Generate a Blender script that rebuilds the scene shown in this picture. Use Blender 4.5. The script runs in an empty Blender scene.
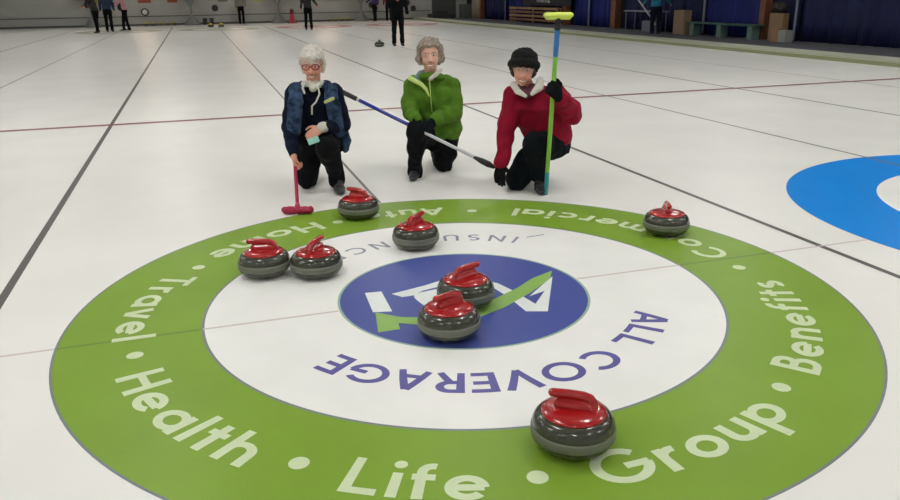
import bpy, bmesh, math, random
import numpy as np
from mathutils import Vector, Matrix, noise

random.seed(7)
C = bpy.context.scene.collection
PI = math.pi

# ------------------------------------------------------------------ camera
CAM = Vector((-1.1138, -3.2849, 1.4024)); YAW, PITCH, ROLL, F = 0.30858, 0.32572, -0.01441, 758.5
def basis():
    cy, sy, cp, sp = math.cos(YAW), math.sin(YAW), math.cos(PITCH), math.sin(PITCH)
    f = Vector((sy*cp, cy*cp, -sp)); r = Vector((cy, -sy, 0)); u = r.cross(f)
    cr, sr = math.cos(ROLL), math.sin(ROLL)
    return cr*r + sr*u, -sr*r + cr*u, f
RIGHT, UP, FWD = basis()
cam = bpy.data.cameras.new('camera'); cam.sensor_width = 36; cam.lens = F/900*36; cam.clip_end = 200
co = bpy.data.objects.new('camera', cam); C.objects.link(co)
M4 = Matrix((RIGHT, UP, -FWD)).transposed().to_4x4(); M4.translation = CAM
co.matrix_world = M4
bpy.context.scene.camera = co
HF = Vector((math.sin(YAW), math.cos(YAW), 0)); HR = Vector((math.cos(YAW), -math.sin(YAW), 0))
def W(u, v, dep):
    """survey point: bearing and elevation of a feature, at horizontal distance dep"""
    d = FWD + (u-450)/F*RIGHT - (v-250)/F*UP
    return CAM + d*(dep/d.dot(HF))

# ------------------------------------------------------------------ materials
def lin(c):
    return tuple(((x/255)/12.92 if x/255 <= .04045 else ((x/255+.055)/1.055)**2.4) for x in c)
MATS = {}
def mat(name, rgb, rough=.5, spec=.5, metal=0, var=0.0, scale=20, bump=0.0, bscale=60, coat=0, emit=None, sheen=0, rvar=0, fine=None):
    if name in MATS: return MATS[name]
    m = bpy.data.materials.new(name); m.use_nodes = True; nt = m.node_tree; b = nt.nodes['Principled BSDF']
    c = lin(rgb)
    b.inputs['Base Color'].default_value = (*c, 1)
    b.inputs['Roughness'].default_value = rough; b.inputs['Metallic'].default_value = metal
    b.inputs['Specular IOR Level'].default_value = spec; b.inputs['Coat Weight'].default_value = coat
    b.inputs['Sheen Weight'].default_value = sheen
    tc = nt.nodes.new('ShaderNodeTexCoord')
    def nz(s, det=4):
        n = nt.nodes.new('ShaderNodeTexNoise'); n.inputs['Scale'].default_value = s; n.inputs['Detail'].default_value = det
        nt.links.new(tc.outputs['Object'], n.inputs['Vector']); return n
    if var or True:
        v = max(var, .03)
        n = nz(scale); r = nt.nodes.new('ShaderNodeValToRGB')
        r.color_ramp.elements[0].position = .3; r.color_ramp.elements[1].position = .7
        r.color_ramp.elements[0].color = (*[x*(1-v) for x in c], 1); r.color_ramp.elements[1].color = (*[min(1, x*(1+v)) for x in c], 1)
        nt.links.new(n.outputs['Fac'], r.inputs['Fac']); nt.links.new(r.outputs['Color'], b.inputs['Base Color'])
    if rvar:
        n = nz(.6, 3); mr = nt.nodes.new('ShaderNodeMapRange')
        mr.inputs['From Min'].default_value = .3; mr.inputs['From Max'].default_value = .7
        mr.inputs['To Min'].default_value = rough-rvar; mr.inputs['To Max'].default_value = rough+rvar
        nt.links.new(n.outputs['Fac'], mr.inputs['Value']); nt.links.new(mr.outputs['Result'], b.inputs['Roughness'])
    if bump:
        n = nz(bscale, 3); bp = nt.nodes.new('ShaderNodeBump'); bp.inputs['Strength'].default_value = bump; bp.inputs['Distance'].default_value = .01
        nt.links.new(n.outputs['Fac'], bp.inputs['Height']); nt.links.new(bp.outputs['Normal'], b.inputs['Normal'])
    if emit:
        b.inputs['Emission Color'].default_value = (*emit[:3], 1); b.inputs['Emission Strength'].default_value = emit[3]
    MATS[name] = m; return m

ICE = dict(rough=.36, spec=.12, rvar=.03, bump=.02, bscale=45)
m_ice = mat('ice', (236, 235, 230), var=.03, scale=1.3, **ICE)
m_white = mat('white_paint', (238, 238, 234), var=.015, scale=3, **ICE)
m_green = mat('green_paint', (128, 162, 54), var=.05, scale=2, **ICE)
m_edge = mat('ring_edge_paint', (122, 132, 135), **ICE)
m_blue = mat('blue_paint', (74, 86, 156), var=.04, scale=3, **ICE)
m_blue_edge = mat('pale_green_paint', (150, 180, 160), **ICE)
m_letter = mat('pale_letter_paint', (208, 222, 182), **ICE)
m_navy = mat('violet_letter_paint', (98, 94, 158), **ICE)
m_slate = mat('slate_letter_paint', (138, 141, 160), **ICE)
m_sky = mat('azure_paint', (0, 138, 230), **ICE)
m_logo_green = mat('logo_green_paint', (140, 180, 92), **ICE)
m_logo_white = mat('logo_white_paint', (226, 232, 230), **ICE)
m_line = mat('line_grey', (120, 116, 112), **ICE)
m_line_dark = mat('line_dark', (98, 95, 93), **ICE)
m_line_pale = mat('line_pale', (186, 180, 174), **ICE)
m_tee_pale = mat('tee_pink', (211, 198, 196), **ICE)
m_tee_green = mat('tee_on_green', (108, 138, 62), **ICE)
m_hog = mat('hog_line_red', (132, 64, 68), var=.05, **ICE)
m_redring = mat('far_ring_red', (205, 140, 135), **ICE)
m_granite = mat('polished_granite', (60, 62, 51), rough=.2, var=.2, scale=160, coat=.3)
m_band = mat('ground_granite', (114, 117, 105), rough=.65, var=.12, scale=200)
m_red = mat('red_plastic', (168, 16, 22), rough=.22, coat=.6)
m_yellow = mat('yellow_plastic', (220, 200, 60), rough=.3)
m_grey_pl = mat('grey_plastic', (110, 108, 105), rough=.4)

# ------------------------------------------------------------------ object helpers
def link(name, me, material, parent=None, smooth=True):
    o = bpy.data.objects.new(name, me); C.objects.link(o)
    if material is not None: me.materials.append(material)
    if smooth: me.polygons.foreach_set('use_smooth', [True]*len(me.polygons))
    if parent is not None:
        o.parent = parent; o.matrix_parent_inverse = Matrix.Identity(4)
    return o
def bevel_obj(o, w=.01, seg=2):
    md = o.modifiers.new('bevel', 'BEVEL'); md.width = w; md.segments = seg; md.limit_method = 'ANGLE'; return o
def thing(name, label, cat, loc=(0, 0, 0), rz=0, group=None):
    o = bpy.data.objects.new(name, None); o.empty_display_size = .1; C.objects.link(o)
    o.location = loc; o.rotation_euler = (0, 0, rz); o['label'] = label; o['category'] = cat
    if group: o['group'] = group
    return o
def tag(o, label, cat, group=None):
    o['label'] = label; o['category'] = cat
    if group: o['group'] = group
    return o
def struct(o, label=None):
    o['kind'] = 'structure'
    if label: o['label'] = label
    return o
class MB:
    def __init__(s): s.v = []; s.f = []
    def add(s, vs, fs):
        n = len(s.v); s.v += [tuple(v) for v in vs]; s.f += [tuple(i+n for i in f) for f in fs]; return s
    def box(s, a, b):
        (x0, y0, z0), (x1, y1, z1) = a, b
        return s.add([(x0,y0,z0),(x1,y0,z0),(x1,y1,z0),(x0,y1,z0),(x0,y0,z1),(x1,y0,z1),(x1,y1,z1),(x0,y1,z1)],
                     [(3,2,1,0),(4,5,6,7),(0,1,5,4),(1,2,6,5),(2,3,7,6),(3,0,4,7)])
    def lathe(s, prof, n=48, loc=(0,0,0)):
        vs = []; fs = []; m = len(prof)
        for r, z in prof:
            for k in range(n):
                a = 2*PI*k/n; vs.append((loc[0]+max(r, 1e-4)*math.cos(a), loc[1]+max(r, 1e-4)*math.sin(a), loc[2]+z))
        for i in range(m-1):
            for k in range(n): fs.append((i*n+k, i*n+(k+1)%n, (i+1)*n+(k+1)%n, (i+1)*n+k))
        fs.append(tuple(range(n))[::-1]); fs.append(tuple((m-1)*n+k for k in range(n)))
        return s.add(vs, fs)
    def cap(s, a, b, ra, rb, n=14, flat=1.0, fdir=None):
        a, b = Vector(a), Vector(b); d = b-a; L = d.length
        z = d.normalized() if L > 1e-6 else Vector((0, 0, 1))
        if fdir is not None:
            y = Vector(fdir); y = (y - z*y.dot(z)).normalized(); x = y.cross(z)
        else:
            x = z.orthogonal().normalized(); y = z.cross(x)
        rows = []; h = 4
        for i in range(h+1):
            t = -PI/2*(1-i/h)
            rows.append((a + z*ra*math.sin(t), ra*math.cos(t)))
        for i in range(h+1):
            t = PI/2*i/h
            rows.append((b + z*rb*math.sin(t), rb*math.cos(t)))
        vs = []; fs = []
        for c, r in rows:
            r = max(r, 1e-4)
            for k in range(n):
                q = 2*PI*k/n; vs.append(c + x*r*math.cos(q) + y*r*flat*math.sin(q))
        m = len(rows)
        for i in range(m-1):
            for k in range(n): fs.append((i*n+k, i*n+(k+1)%n, (i+1)*n+(k+1)%n, (i+1)*n+k))
        fs.append(tuple(range(n))[::-1]); fs.append(tuple((m-1)*n+k for k in range(n)))
        return s.add(vs, fs)
    def chain(s, pts, rs, **k):
        for i in range(len(pts)-1): s.cap(pts[i], pts[i+1], rs[i], rs[i+1], **k)
        return s
    def ell(s, c, r, mtx=None, n=20, h=12):
        vs = []; fs = []; c = Vector(c)
        for i in range(h+1):
            t = -PI/2+PI*i/h
            for k in range(n):
                q = 2*PI*k/n; v = Vector((r[0]*max(math.cos(t), 1e-3)*math.cos(q), r[1]*max(math.cos(t), 1e-3)*math.sin(q), r[2]*math.sin(t)))
                if mtx is not None: v = mtx @ v
                vs.append(c+v)
        for i in range(h):
            for k in range(n): fs.append((i*n+k, i*n+(k+1)%n, (i+1)*n+(k+1)%n, (i+1)*n+k))
        fs.append(tuple(range(n))[::-1]); fs.append(tuple(h*n+k for k in range(n)))
        return s.add(vs, fs)
    def loft(s, secs, n=28):
        """secs: (centre, side vector, front vector); closed with caps"""
        vs = []; fs = []
        for c, a, b in secs:
            for k in range(n):
                q = 2*PI*k/n; ca, sa = math.cos(q), math.sin(q)
                ca = math.copysign(abs(ca)**.85, ca); sa = math.copysign(abs(sa)**.85, sa)
                vs.append(Vector(c)+Vector(a)*ca+Vector(b)*sa)
        m = len(secs)
        for i in range(m-1):
            for k in range(n): fs.append((i*n+k, i*n+(k+1)%n, (i+1)*n+(k+1)%n, (i+1)*n+k))
        fs.append(tuple(range(n))[::-1]); fs.append(tuple((m-1)*n+k for k in range(n)))
        return s.add(vs, fs)
    def sweep(s, pts, r, n=10, flat=1.0):
        return s.chain(pts, [r]*len(pts), n=n, flat=flat) if not isinstance(r, (list, tuple)) else s.chain(pts, r, n=n, flat=flat)
    def mesh(s, name):
        me = bpy.data.meshes.new(name); me.from_pydata([tuple(v) for v in s.v], [], s.f); me.update()
        bm = bmesh.new(); bm.from_mesh(me); bmesh.ops.recalc_face_normals(bm, faces=bm.faces); bm.to_mesh(me); bm.free()
        return me
    def build(s, name, material, parent=None, smooth=True, bevel=0):
        o = link(name, s.mesh(name), material, parent, smooth)
        if bevel: bevel_obj(o, bevel)
        return o
    def blob(s, name, material, parent=None, voxel=.008, smooth=4, disp=0, dscale=.1):
        """melt the pieces into one continuous skin"""
        o = link(name, s.mesh(name), material)
        r = o.modifiers.new('r', 'REMESH'); r.mode = 'VOXEL'; r.voxel_size = voxel
        if smooth:
            sm = o.modifiers.new('s', 'SMOOTH'); sm.factor = .5; sm.iterations = smooth
        dg = bpy.context.evaluated_depsgraph_get()
        me = bpy.data.meshes.new_from_object(o.evaluated_get(dg)); o.modifiers.clear()
        old = o.data; o.data = me; bpy.data.meshes.remove(old)
        if disp:
            n = len(me.vertices); co_ = np.empty(n*3, np.float32); me.vertices.foreach_get('co', co_)
            no = np.empty(n*3, np.float32); me.vertices.foreach_get('normal', no)
            co_ = co_.reshape(-1, 3); no = no.reshape(-1, 3)
            d = np.array([noise.noise(Vector((float(c[0])/dscale, float(c[1])/dscale, float(c[2])/dscale*.7))) for c in co_], np.float32)
            co_ += no*(d*disp)[:, None]; me.vertices.foreach_set('co', co_.ravel()); me.update()
        me.polygons.foreach_set('use_smooth', [True]*len(me.polygons))
        if not me.materials: me.materials.append(material)
        if parent is not None: o.parent = parent
        return o

# ------------------------------------------------------------------ the room
X0, X1, Y0, Y1, H = -13.6, 14.6, -9.0, 42.0, 5.6
m_wall = mat('painted_wall', (188, 188, 182), rough=.8, var=.04, scale=2)
m_wallL = mat('side_wall', (168, 168, 162), rough=.8)
m_dado = mat('dado_panel', (180, 180, 174), rough=.6)
m_raild = mat('rail_dark', (90, 92, 92), rough=.6)
m_ceil = mat('ceiling_panel', (170, 170, 168), rough=.9)
ice = struct(MB().box((X0, Y0, -.1), (X1, Y1, 0)).build('floor', m_ice, smooth=False), 'white pebbled curling ice sheets')
struct(MB().box((X0-.2, Y1, -.1), (X1+.2, Y1+.2, H)).build('wall_back', m_wall, smooth=False))
struct(MB().box((X0-.2, Y0-.2, -.1), (X1+.2, Y0, H)).build('wall_front', m_wall, smooth=False))
struct(MB().box((X0-.2, Y0, -.1), (X0, Y1, H)).build('wall_left', m_wallL, smooth=False))
m_dark_wall = mat('navy_wall', (26, 30, 52), rough=.8)
struct(MB().box((X1, Y0, -.1), (X1+.2, Y1, H)).build('wall_right', m_dark_wall, smooth=False))
struct(MB().box((X0-.2, Y0-.2, H), (X1+.2, Y1+.2, H+.2)).build('ceiling', m_ceil, smooth=False))
struct(MB().box((X0, Y1-.03, .1), (12.3, Y1, .46)).build('trim_1', m_dado, smooth=False), 'grey dado board along the far wall')
struct(MB().box((X0, Y1-.06, .46), (12.3, Y1, .50)).build('trim_2', m_raild, smooth=False), 'dark rail above the dado')
struct(MB().box((X0, Y1-.09, .002), (12.3, Y1, .1)).build('baseboard_back', m_raild, smooth=False))
m_carpet = mat('grey_carpet', (84, 85, 92), rough=.95, var=.1, scale=30, bump=.2, bscale=200)
struct(MB().box((11.65, Y0, .001), (X1, Y1-.1, .05)).build('floor', m_carpet, smooth=False), 'grey carpeted walkway beside the ice')
m_curb = mat('curb_pale', (188, 192, 172), rough=.6)
m_curb2 = mat('curb_green', (146, 152, 116), rough=.7)
cv = MB().add([(11.22, Y0+.1, .11), (11.22, Y1-.2, .11), (11.66, Y0+.1, .13), (11.66, Y1-.2, .13), (11.22, Y0+.1, .07), (11.66, Y0+.1, .07), (11.22, Y1-.2, .07), (11.66, Y1-.2, .07)],
              [(0,1,3,2),(4,6,7,5),(0,4,6,1),(2,3,7,5),(0,2,5,4),(1,6,7,3)]).build('trim_3', m_curb, smooth=False)
struct(cv, 'pale top of the low bumper curb along the ice')
struct(MB().box((11.16, Y0+.1, .001), (11.64, Y1-.2, .07)).build('trim_4', m_curb2, smooth=False), 'green-grey foot of the bumper curb')

# ------------------------------------------------------------------ markings in the ice (children of the floor)
def annulus(cx, cy, r0, r1, z, name, m, label=None, n=180):
    vs = []; fs = []
    for k in range(n):
        a = 2*PI*k/n
        vs.append((cx+r1*math.cos(a), cy+r1*math.sin(a), z)); vs.append((cx+r0*math.cos(a), cy+r0*math.sin(a), z))
    for k in range(n):
        j = (k+1) % n; fs.append((2*k, 2*j, 2*j+1, 2*k+1))
    if r0 < 1e-6: vs = vs[::2]; fs = [tuple(range(n))]
    o = MB().add(vs, fs).build(name, m, ice, smooth=False)
    if label: o['label'] = label
    return o
def poly(pts, z, name, m, label=None):
    o = MB().add([(x, y, z) for x, y in pts], [tuple(range(len(pts)))]).build(name, m, ice, smooth=False)
    if label: o['label'] = label
    return o
def strip(x0, y0, x1, y1, z, name, m, label=None):
    return poly([(x0, y0), (x1, y0), (x1, y1), (x0, y1)], z, name, m, label)
Z1, Z2, Z3 = .0006, .0012, .0018
RI = 1.227
annulus(0, 0, RI+.006, 1.829-.010, Z1, 'green_ring', m_green, 'broad green twelve-foot ring')
annulus(0, 0, 1.829-.010, 1.829, Z1, 'ring_outline', m_edge)
annulus(0, 0, RI-.006, RI+.006, Z1, 'ring_outline', m_edge)
annulus(0, 0, .615, RI-.006, Z1, 'white_ring', m_white, 'white ring around the blue centre disc')
annulus(0, 0, .603, .615, Z1, 'ring_outline', m_blue_edge)
annulus(0, 0, 0, .603, Z1, 'centre_disc', m_blue, 'blue centre disc with logo')
annulus(4.34, 0, RI, 1.829, Z1, 'azure_ring', m_sky, 'azure ring of the neighbouring sheet')
annulus(4.34, 0, .61, RI, Z1, 'white_ring', m_white)
annulus(4.34, 0, 0, .61, Z1, 'centre_disc', m_redring)
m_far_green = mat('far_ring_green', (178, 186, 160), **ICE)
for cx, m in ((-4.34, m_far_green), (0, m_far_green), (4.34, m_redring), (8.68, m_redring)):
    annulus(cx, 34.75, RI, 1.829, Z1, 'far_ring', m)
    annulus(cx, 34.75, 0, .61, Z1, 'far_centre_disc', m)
# lines
for x, m, w in ((-2.17, m_line_dark, .022), (2.17, m_line_dark, .02), (6.51, m_line, .022), (-6.51, m_line, .022), (-10.85, m_line, .02)):
    strip(x-w, Y0, x+w, 39.0, Z1, 'side_line', m)
strip(-.012, 1.84, .012, 38.4, Z1, 'centre_line', m_line)
for x in (-4.34, 8.68): strip(x-.012, -3, x+.012, 38.4, Z2, 'centre_line', m_line)
strip(4.34-.014, -3, 4.34+.014, 38.4, Z2, 'centre_line', m_line)
strip(-13.4, 6.345, 11.1, 6.46, Z2, 'hog_line', m_hog, 'dull red hog line across all sheets')
for a, b in ((-10.8, -1.829), (1.829, 2.5)): strip(a, -.008, b, .008, .0009, 'tee_line', m_tee_pale)
for a, b in ((-RI, -.62), (.62, RI)): strip(a, -.008, b, .008, .0009, 'tee_line', m_tee_pale)
for a, b in ((-1.82, -RI-.01), (RI+.01, 1.82)): strip(a, -.008, b, .008, .0009, 'tee_line', m_tee_green)

# stroke lettering
def arc(cx, cy, rx, ry, a0, a1, n=22):
    return [(cx+rx*math.cos(math.radians(a0+(a1-a0)*i/n)), cy+ry*math.sin(math.radians(a0+(a1-a0)*i/n))) for i in range(n+1)]
h = .085; XH = .68
def O(cx=.34): return arc(cx, .34, .255, .255, 0, 360, 32)
G = {
 'L': (.56, [[(h, 1), (h, h), (.56, h)]]),
 'i': (.2, [[(.1, 0), (.1, XH)], 'dot']),
 'f': (.40, [[(.15, 0), (.15, .74)]+arc(.33, .74, .18, .18, 180, 75, 8), [(0, .6), (.38, .6)]]),
 'e': (.68, [[(.1, .34), (.60, .34)], arc(.34, .34, .255, .255, 0, 318, 28)]),
 'H': (.72, [[(h, 0), (h, 1)], [(.72-h, 0), (.72-h, 1)], [(h, .52), (.72-h, .52)]]),
 'a': (.68, [O(), [(.595, 0), (.595, XH)]]),
 'l': (.17, [[(h, 0), (h, 1)]]),
 't': (.40, [[(.2, 0), (.2, .9)], [(0, .6), (.4, .6)]]),
 'h': (.58, [[(h, 0), (h, 1)], arc(.29, .39, .205, .205, 180, 0, 12)+[(.495, 0)]]),
 'n': (.58, [[(h, 0), (h, XH)], arc(.29, .39, .205, .205, 180, 0, 12)+[(.495, 0)]]),
 'm': (.90, [[(h, 0), (h, XH)], arc(.27, .41, .185, .185, 180, 0, 12)+[(.455, 0)], arc(.64, .41, .185, .185, 180, 0, 12)+[(.825, 0)]]),
 'u': (.58, [[(h, XH)]+arc(.29, .29, .205, .205, 180, 360, 12), [(.495, 0), (.495, XH)]]),
 'T': (.62, [[(.31, 0), (.31, 1)], [(0, 1-h), (.62, 1-h)]]),
 'r': (.38, [[(h, 0), (h, XH)], arc(.29, .39, .205, .205, 180, 70, 8)]),
 'v': (.58, [[(.06, XH), (.29, .02)], [(.29, .02), (.52, XH)]]),
 'o': (.68, [O()]),
 'c': (.60, [arc(.34, .34, .255, .255, 45, 315, 24)]),
 's': (.46, [arc(.23, .49, .15, .115, 40, 270, 14)+arc(.23, .2, .15, .125, 90, -140, 14)]),
 'p': (.68, [O(), [(h, -.34), (h, XH)]]),
 'A': (.78, [[(.07, 0), (.39, .97)], [(.39, .97), (.71, 0)], [(.2, .3), (.58, .3)]]),
 'G': (.92, [arc(.46, .5, .4, .415, 42, 356, 30), [(.90, .47), (.5, .47)]]),
 'B': (.60, [[(h, 0), (h, 1)], [(h, 1-h), (.28, 1-h)]+arc(.28, .73, .17, .185, 90, -90, 10)+[(h, .545)], [(h, .545), (.28, .545)]+arc(.30, .315, .2, .23, 90, -90, 12)+[(h, h)]]),
 'C': (.84, [arc(.46, .5, .4, .415, 48, 312, 30)]),
 'O': (.94, [arc(.47, .5, .4, .415, 0, 360, 40)]),
 'V': (.76, [[(.07, 1), (.38, .02)], [(.38, .02), (.69, 1)]]),
 'E': (.54, [[(.54, 1-h), (h, 1-h), (h, h), (.54, h)], [(h, .52), (.5, .52)]]),
 'R': (.62, [[(h, 0), (h, 1)], [(h, 1-h), (.3, 1-h)]+arc(.3, .70, .2, .215, 90, -90, 12)+[(h, .485)], [(.3, .485), (.56, 0)]]),
 'I': (.17, [[(h, 0), (h, 1)]]),
 'N': (.72, [[(h, 0), (h, 1)], [(h, .97), (.72-h, .03)], [(.72-h, 0), (.72-h, 1)]]),
 'S': (.56, [arc(.28, .71, .2, .2, 40, 265, 16)+arc(.28, .29, .2, .21, 85, -140, 16)]),
 'U': (.70, [[(h, 1)]+arc(.35, .35, .265, .265, 180, 360, 16)+[(.615, 1)]]),
 ' ': (.3, []),
}
def ribbon(pts, w):
    # subdivide, then offset with mitres
    pts = [q for i, q in enumerate(pts) if i == 0 or (abs(q[0]-pts[i-1][0])+abs(q[1]-pts[i-1][1])) > 1e-3]
    P = [Vector(pts[0])]
    for q in pts[1:]:
        q = Vector(q); k = max(1, int((q-P[-1]).length/.12)); a = P[-1].copy()
        for i in range(1, k+1): P.append(a.lerp(q, i/k))
    Lf, Rt = [], []
    closed = (P[0]-P[-1]).length < 1e-5
    for i, p in enumerate(P):
        d0 = (P[i]-P[i-1]) if i > 0 else ((P[-1]-P[-2]) if closed else P[1]-P[0])
        d1 = (P[i+1]-P[i]) if i < len(P)-1 else ((P[1]-P[0]) if closed else P[-1]-P[-2])
        d0 = d0.normalized(); d1 = d1.normalized(); t = (d0+d1)
        t = t.normalized() if t.length > 1e-3 else d0
        nrm = Vector((-t.y, t.x)); c = max(.45, nrm.dot(Vector((-d0.y, d0.x))))
        Lf.append(p+nrm*w/2/c); Rt.append(p-nrm*w/2/c)
    n = len(P)
    return Lf+Rt, [(i, i+1, n+i+1, n+i) for i in range(n-1)]
def word(text, a0, a1, Rb, cap, up, m, name, label, w=.17, gap=.13, zz=Z2):
    """up=-1: tops towards the centre, reading anticlockwise; up=+1: tops outward, reading clockwise"""
    x = 0; mb = MB(); tot = sum(G[c][0] for c in text)+gap*(len(text)-1); z = zz
    for ch in text:
        wd, strokes = G[ch]
        for k, st in enumerate(strokes):
            if st == 'dot':
                vs = [Vector((.1+.115*math.cos(q*PI/8), .92+.115*math.sin(q*PI/8))) for q in range(16)]; fs = [tuple(range(16))]
            else: vs, fs = ribbon(st, w)
            out = []
            for v in vs:
                a = math.radians(a0+(a1-a0)*(x+v.x)/tot); R = Rb+up*cap*v.y
                out.append((R*math.cos(a), R*math.sin(a), z + .00009*k))
            mb.add(out, fs)
        x += wd+gap
    o = mb.build(name, m, ice, smooth=False); o['label'] = label; return o
for t, a, b in (('Life', -122.6, -106.0), ('Group', -93.6, -63.0), ('Benefits', -51.0, -13.2), ('Commercial', 1.4, 58.3),
                ('Auto', 76.2, 97.6), ('Home', 108.6, 138.8), ('Travel', 150.6, 180.4), ('Health', 193.4, 225.0)):
    word(t, a, b, 1.605, .18, -1, m_letter, 'lettering', 'pale word %s in the green ring' % t)
for a in (-129.1, -100.3, -57.5, -5.3, 68.9, 104.0, 145.1, -173.3):
    a = math.radians(a); annulus(1.51*math.cos(a), 1.51*math.sin(a), 0, .034, Z2, 'dot_mark', m_letter, n=28)
word('ALL COVERAGE', -34.3, -146.8, .822, .155, 1, m_navy, 'lettering', 'violet words ALL COVERAGE in the white ring')
word('INSURANCE', 50.6, 125.5, .975, .12, -1, m_slate, 'lettering', 'slate word INSURANCE in the white ring', w=.13, gap=.35)
poly([(.655, .730), (.657, .742), (.778, .757), (.776, .745)], Z2, 'dash_mark', m_slate)

# logo shapes, as surveyed on the ice
def P2(cx, cy):   # from the survey sketch of the disc onto the ice plane
    u, v = 330+cx/3.214, 230+cy/3.214
    d = FWD+(u-450)/F*RIGHT-(v-250)/F*UP; q = CAM+d*(-CAM.z/d.z); return (q.x, q.y)
LOGO = [
 ('logo_letter', m_logo_white, [(112, 203), (165, 198), (200, 262), (138, 265)]),
 ('logo_letter', m_logo_white, [(700, 262), (630, 262), (575, 217), (520, 183), (470, 168), (480, 158), (540, 172), (590, 196), (660, 238), (690, 196), (640, 214), (690, 170), (715, 150)]),
 ('logo_letter', m_logo_white, [(198, 206), (300, 180), (375, 157), (440, 152), (500, 166), (490, 176), (440, 166), (385, 170), (345, 184), (300, 195), (262, 212), (232, 216)]),
 ('logo_letter', m_logo_white, [(266, 206), (345, 190), (350, 250), (300, 242), (274, 222)]),
]
for n_, m_, pts in LOGO: poly([P2(*q) for q in pts], Z2, n_, m_)
poly([P2(*q) for q in [(146, 266), (230, 281), (330, 282), (430, 262), (520, 226), (600, 188), (650, 156), (714, 131), (706, 158), (640, 205), (560, 250), (470, 285), (380, 303), (290, 306), (220, 300), (225, 320), (155, 330)]], Z3, 'logo_swoosh', m_logo_green)

# ------------------------------------------------------------------ curling stones
def make_stone(hm=m_red):
    t = thing('curling_stone', '', 'curling stone')
    prof = [(.0, .002), (.055, .001), (.070, .004), (.098, .008), (.114, .015), (.1255, .027), (.1325, .040), (.1345, .050), (.1345, .078), (.1325, .094), (.127, .107), (.119, .117), (.108, .1235), (.100, .125), (0, .126)]
    MB().lathe(prof, 64).build('body', m_granite, t)
    MB().lathe([(.130, .044), (.1350, .0465), (.1374, .051), (.1374, .074), (.1360, .079), (.130, .081)], 64).build('striking_band', m_band, t)
    MB().lathe([(0, .123), (.104, .123), (.106, .127), (.102, .132), (.080, .139), (.045, .143), (0, .145)], 48).build('handle_disc', hm, t)
    g = MB()
    g.chain([(.054, 0, .132), (.058, 0, .156), (.050, 0, .172), (.028, 0, .181), (-.02, 0, .184), (-.070, 0, .185)], [.024, .019, .017, .016, .0155, .0145], n=16)
    g.chain([(.050, 0, .142), (-.045, 0, .146)], [.027, .022])
    g.chain([(.046, 0, .160), (.0, 0, .156)], [.016, .012])
    g.blob('handle_grip', hm, t, voxel=.003, smooth=3)
    return t
def dup(root, loc, rz, label):
    r = root.copy(); C.objects.link(r); r.location = loc; r.rotation_euler = (0, 0, rz); r['label'] = label
    for ch in root.children:
        c = ch.copy(); C.objects.link(c); c.parent = r
    return r
RA = -YAW   # world angle of "to the right as seen"
stones = [
 (-.90, .63, RA+.10, 'red-handled curling stone at the ring edge, leftmost of all the stones'),
 (-.64, .53, RA+1.2-PI, 'red-handled curling stone just right of the leftmost stone, its handle seen end-on'),
 (-.21, 1.54, RA-.45, 'red-handled curling stone on the far green ring right of the magenta broom head'),
 (-.02, .80, RA+PI+.95, 'red-handled curling stone on the word INSURANCE behind the blue disc'),
 (-.03, -.12, RA+PI+.65, 'rear of two red-handled curling stones on the blue disc'),
 (-.21, -.42, RA+.7, 'front of two red-handled curling stones on the blue disc'),
 (1.48, .52, RA+1.45, 'red-handled curling stone alone on the word Commercial at right'),
 (-.09, -1.36, RA-.22, 'nearest and largest red-handled curling stone, on the green ring left of Group'),
]
s0 = make_stone(); s0['group'] = 'red-handled curling stones in the house'
for i, (x, y, a, lb) in enumerate(stones):
    if i == 0: s0.location = (x, y, .001); s0.rotation_euler = (0, 0, a); s0['label'] = lb
    else: dup(s0, (x, y, .001), a, lb)
sg = make_stone(m_grey_pl); sg.location = (3.83, 18.55, .001); sg.rotation_euler = (0, 0, 1.0)
sg['label'] = 'grey curling stone beside the feet of the player in black on the far ice'
sy = make_stone(m_yellow); sy['group'] = 'yellow-handled stones parked at the far wall'
lb = 'yellow-handled curling stone parked at the far wall'
first = True
far_sp = [(-3.55+.36*k, 41.55) for k in range(5)] + [(6.2+.36*k, 41.55) for k in range(4)]
for k, (x, y) in enumerate(far_sp):
    l2 = lb + (' in the left-hand row' if k < 5 else ' in the right-hand row')
    if first: sy.location = (x, y, .001); sy['label'] = l2; first = False
    else: dup(sy, (x, y, .001), .4*k, l2)
for x, l2 in ((-.35, 'left of two yellow-handled stones standing on the far house'), (.15, 'right of two yellow-handled stones standing on the far house')):
    q = dup(sy, (x, 37.3, .001), .5, l2); q['group'] = 'pair of stones on the far house'

# ------------------------------------------------------------------ people
m_skin = mat('skin', (218, 156, 134), rough=.5, var=.05, scale=30)
m_skin2 = mat('skin_fair', (228, 178, 158), rough=.5, var=.05, scale=30)
m_lip = mat('lips', (190, 108, 98), rough=.4)
m_eye = mat('eye_white', (225, 222, 215), rough=.2)
m_iris = mat('iris', (45, 40, 38), rough=.2)
m_teeth = mat('teeth', (230, 226, 215), rough=.3)
m_hair_w = mat('white_hair', (214, 207, 198), rough=.7, var=.2, scale=70, bump=.6, bscale=90)
m_hair_g = mat('grey_hair', (158, 145, 132), rough=.7, var=.45, scale=60, bump=.8, bscale=70)
m_hair_d = mat('dark_hair', (50, 38, 32), rough=.6, var=.3, scale=60, bump=.5)
m_black = mat('black_cloth', (15, 16, 19), rough=.95, spec=.2, var=.2, bump=.3, bscale=30)
m_tealblack = mat('teal_black_cloth', (13, 20, 25), rough=.95, spec=.2, var=.2, bump=.3, bscale=30)
m_navycl = mat('navy_cloth', (16, 24, 42), rough=.95, spec=.2, var=.2, bump=.3, bscale=30)
m_denim = mat('denim', (52, 70, 98), rough=.95, spec=.2, var=.75, scale=22, bump=.3, bscale=150)
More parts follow.
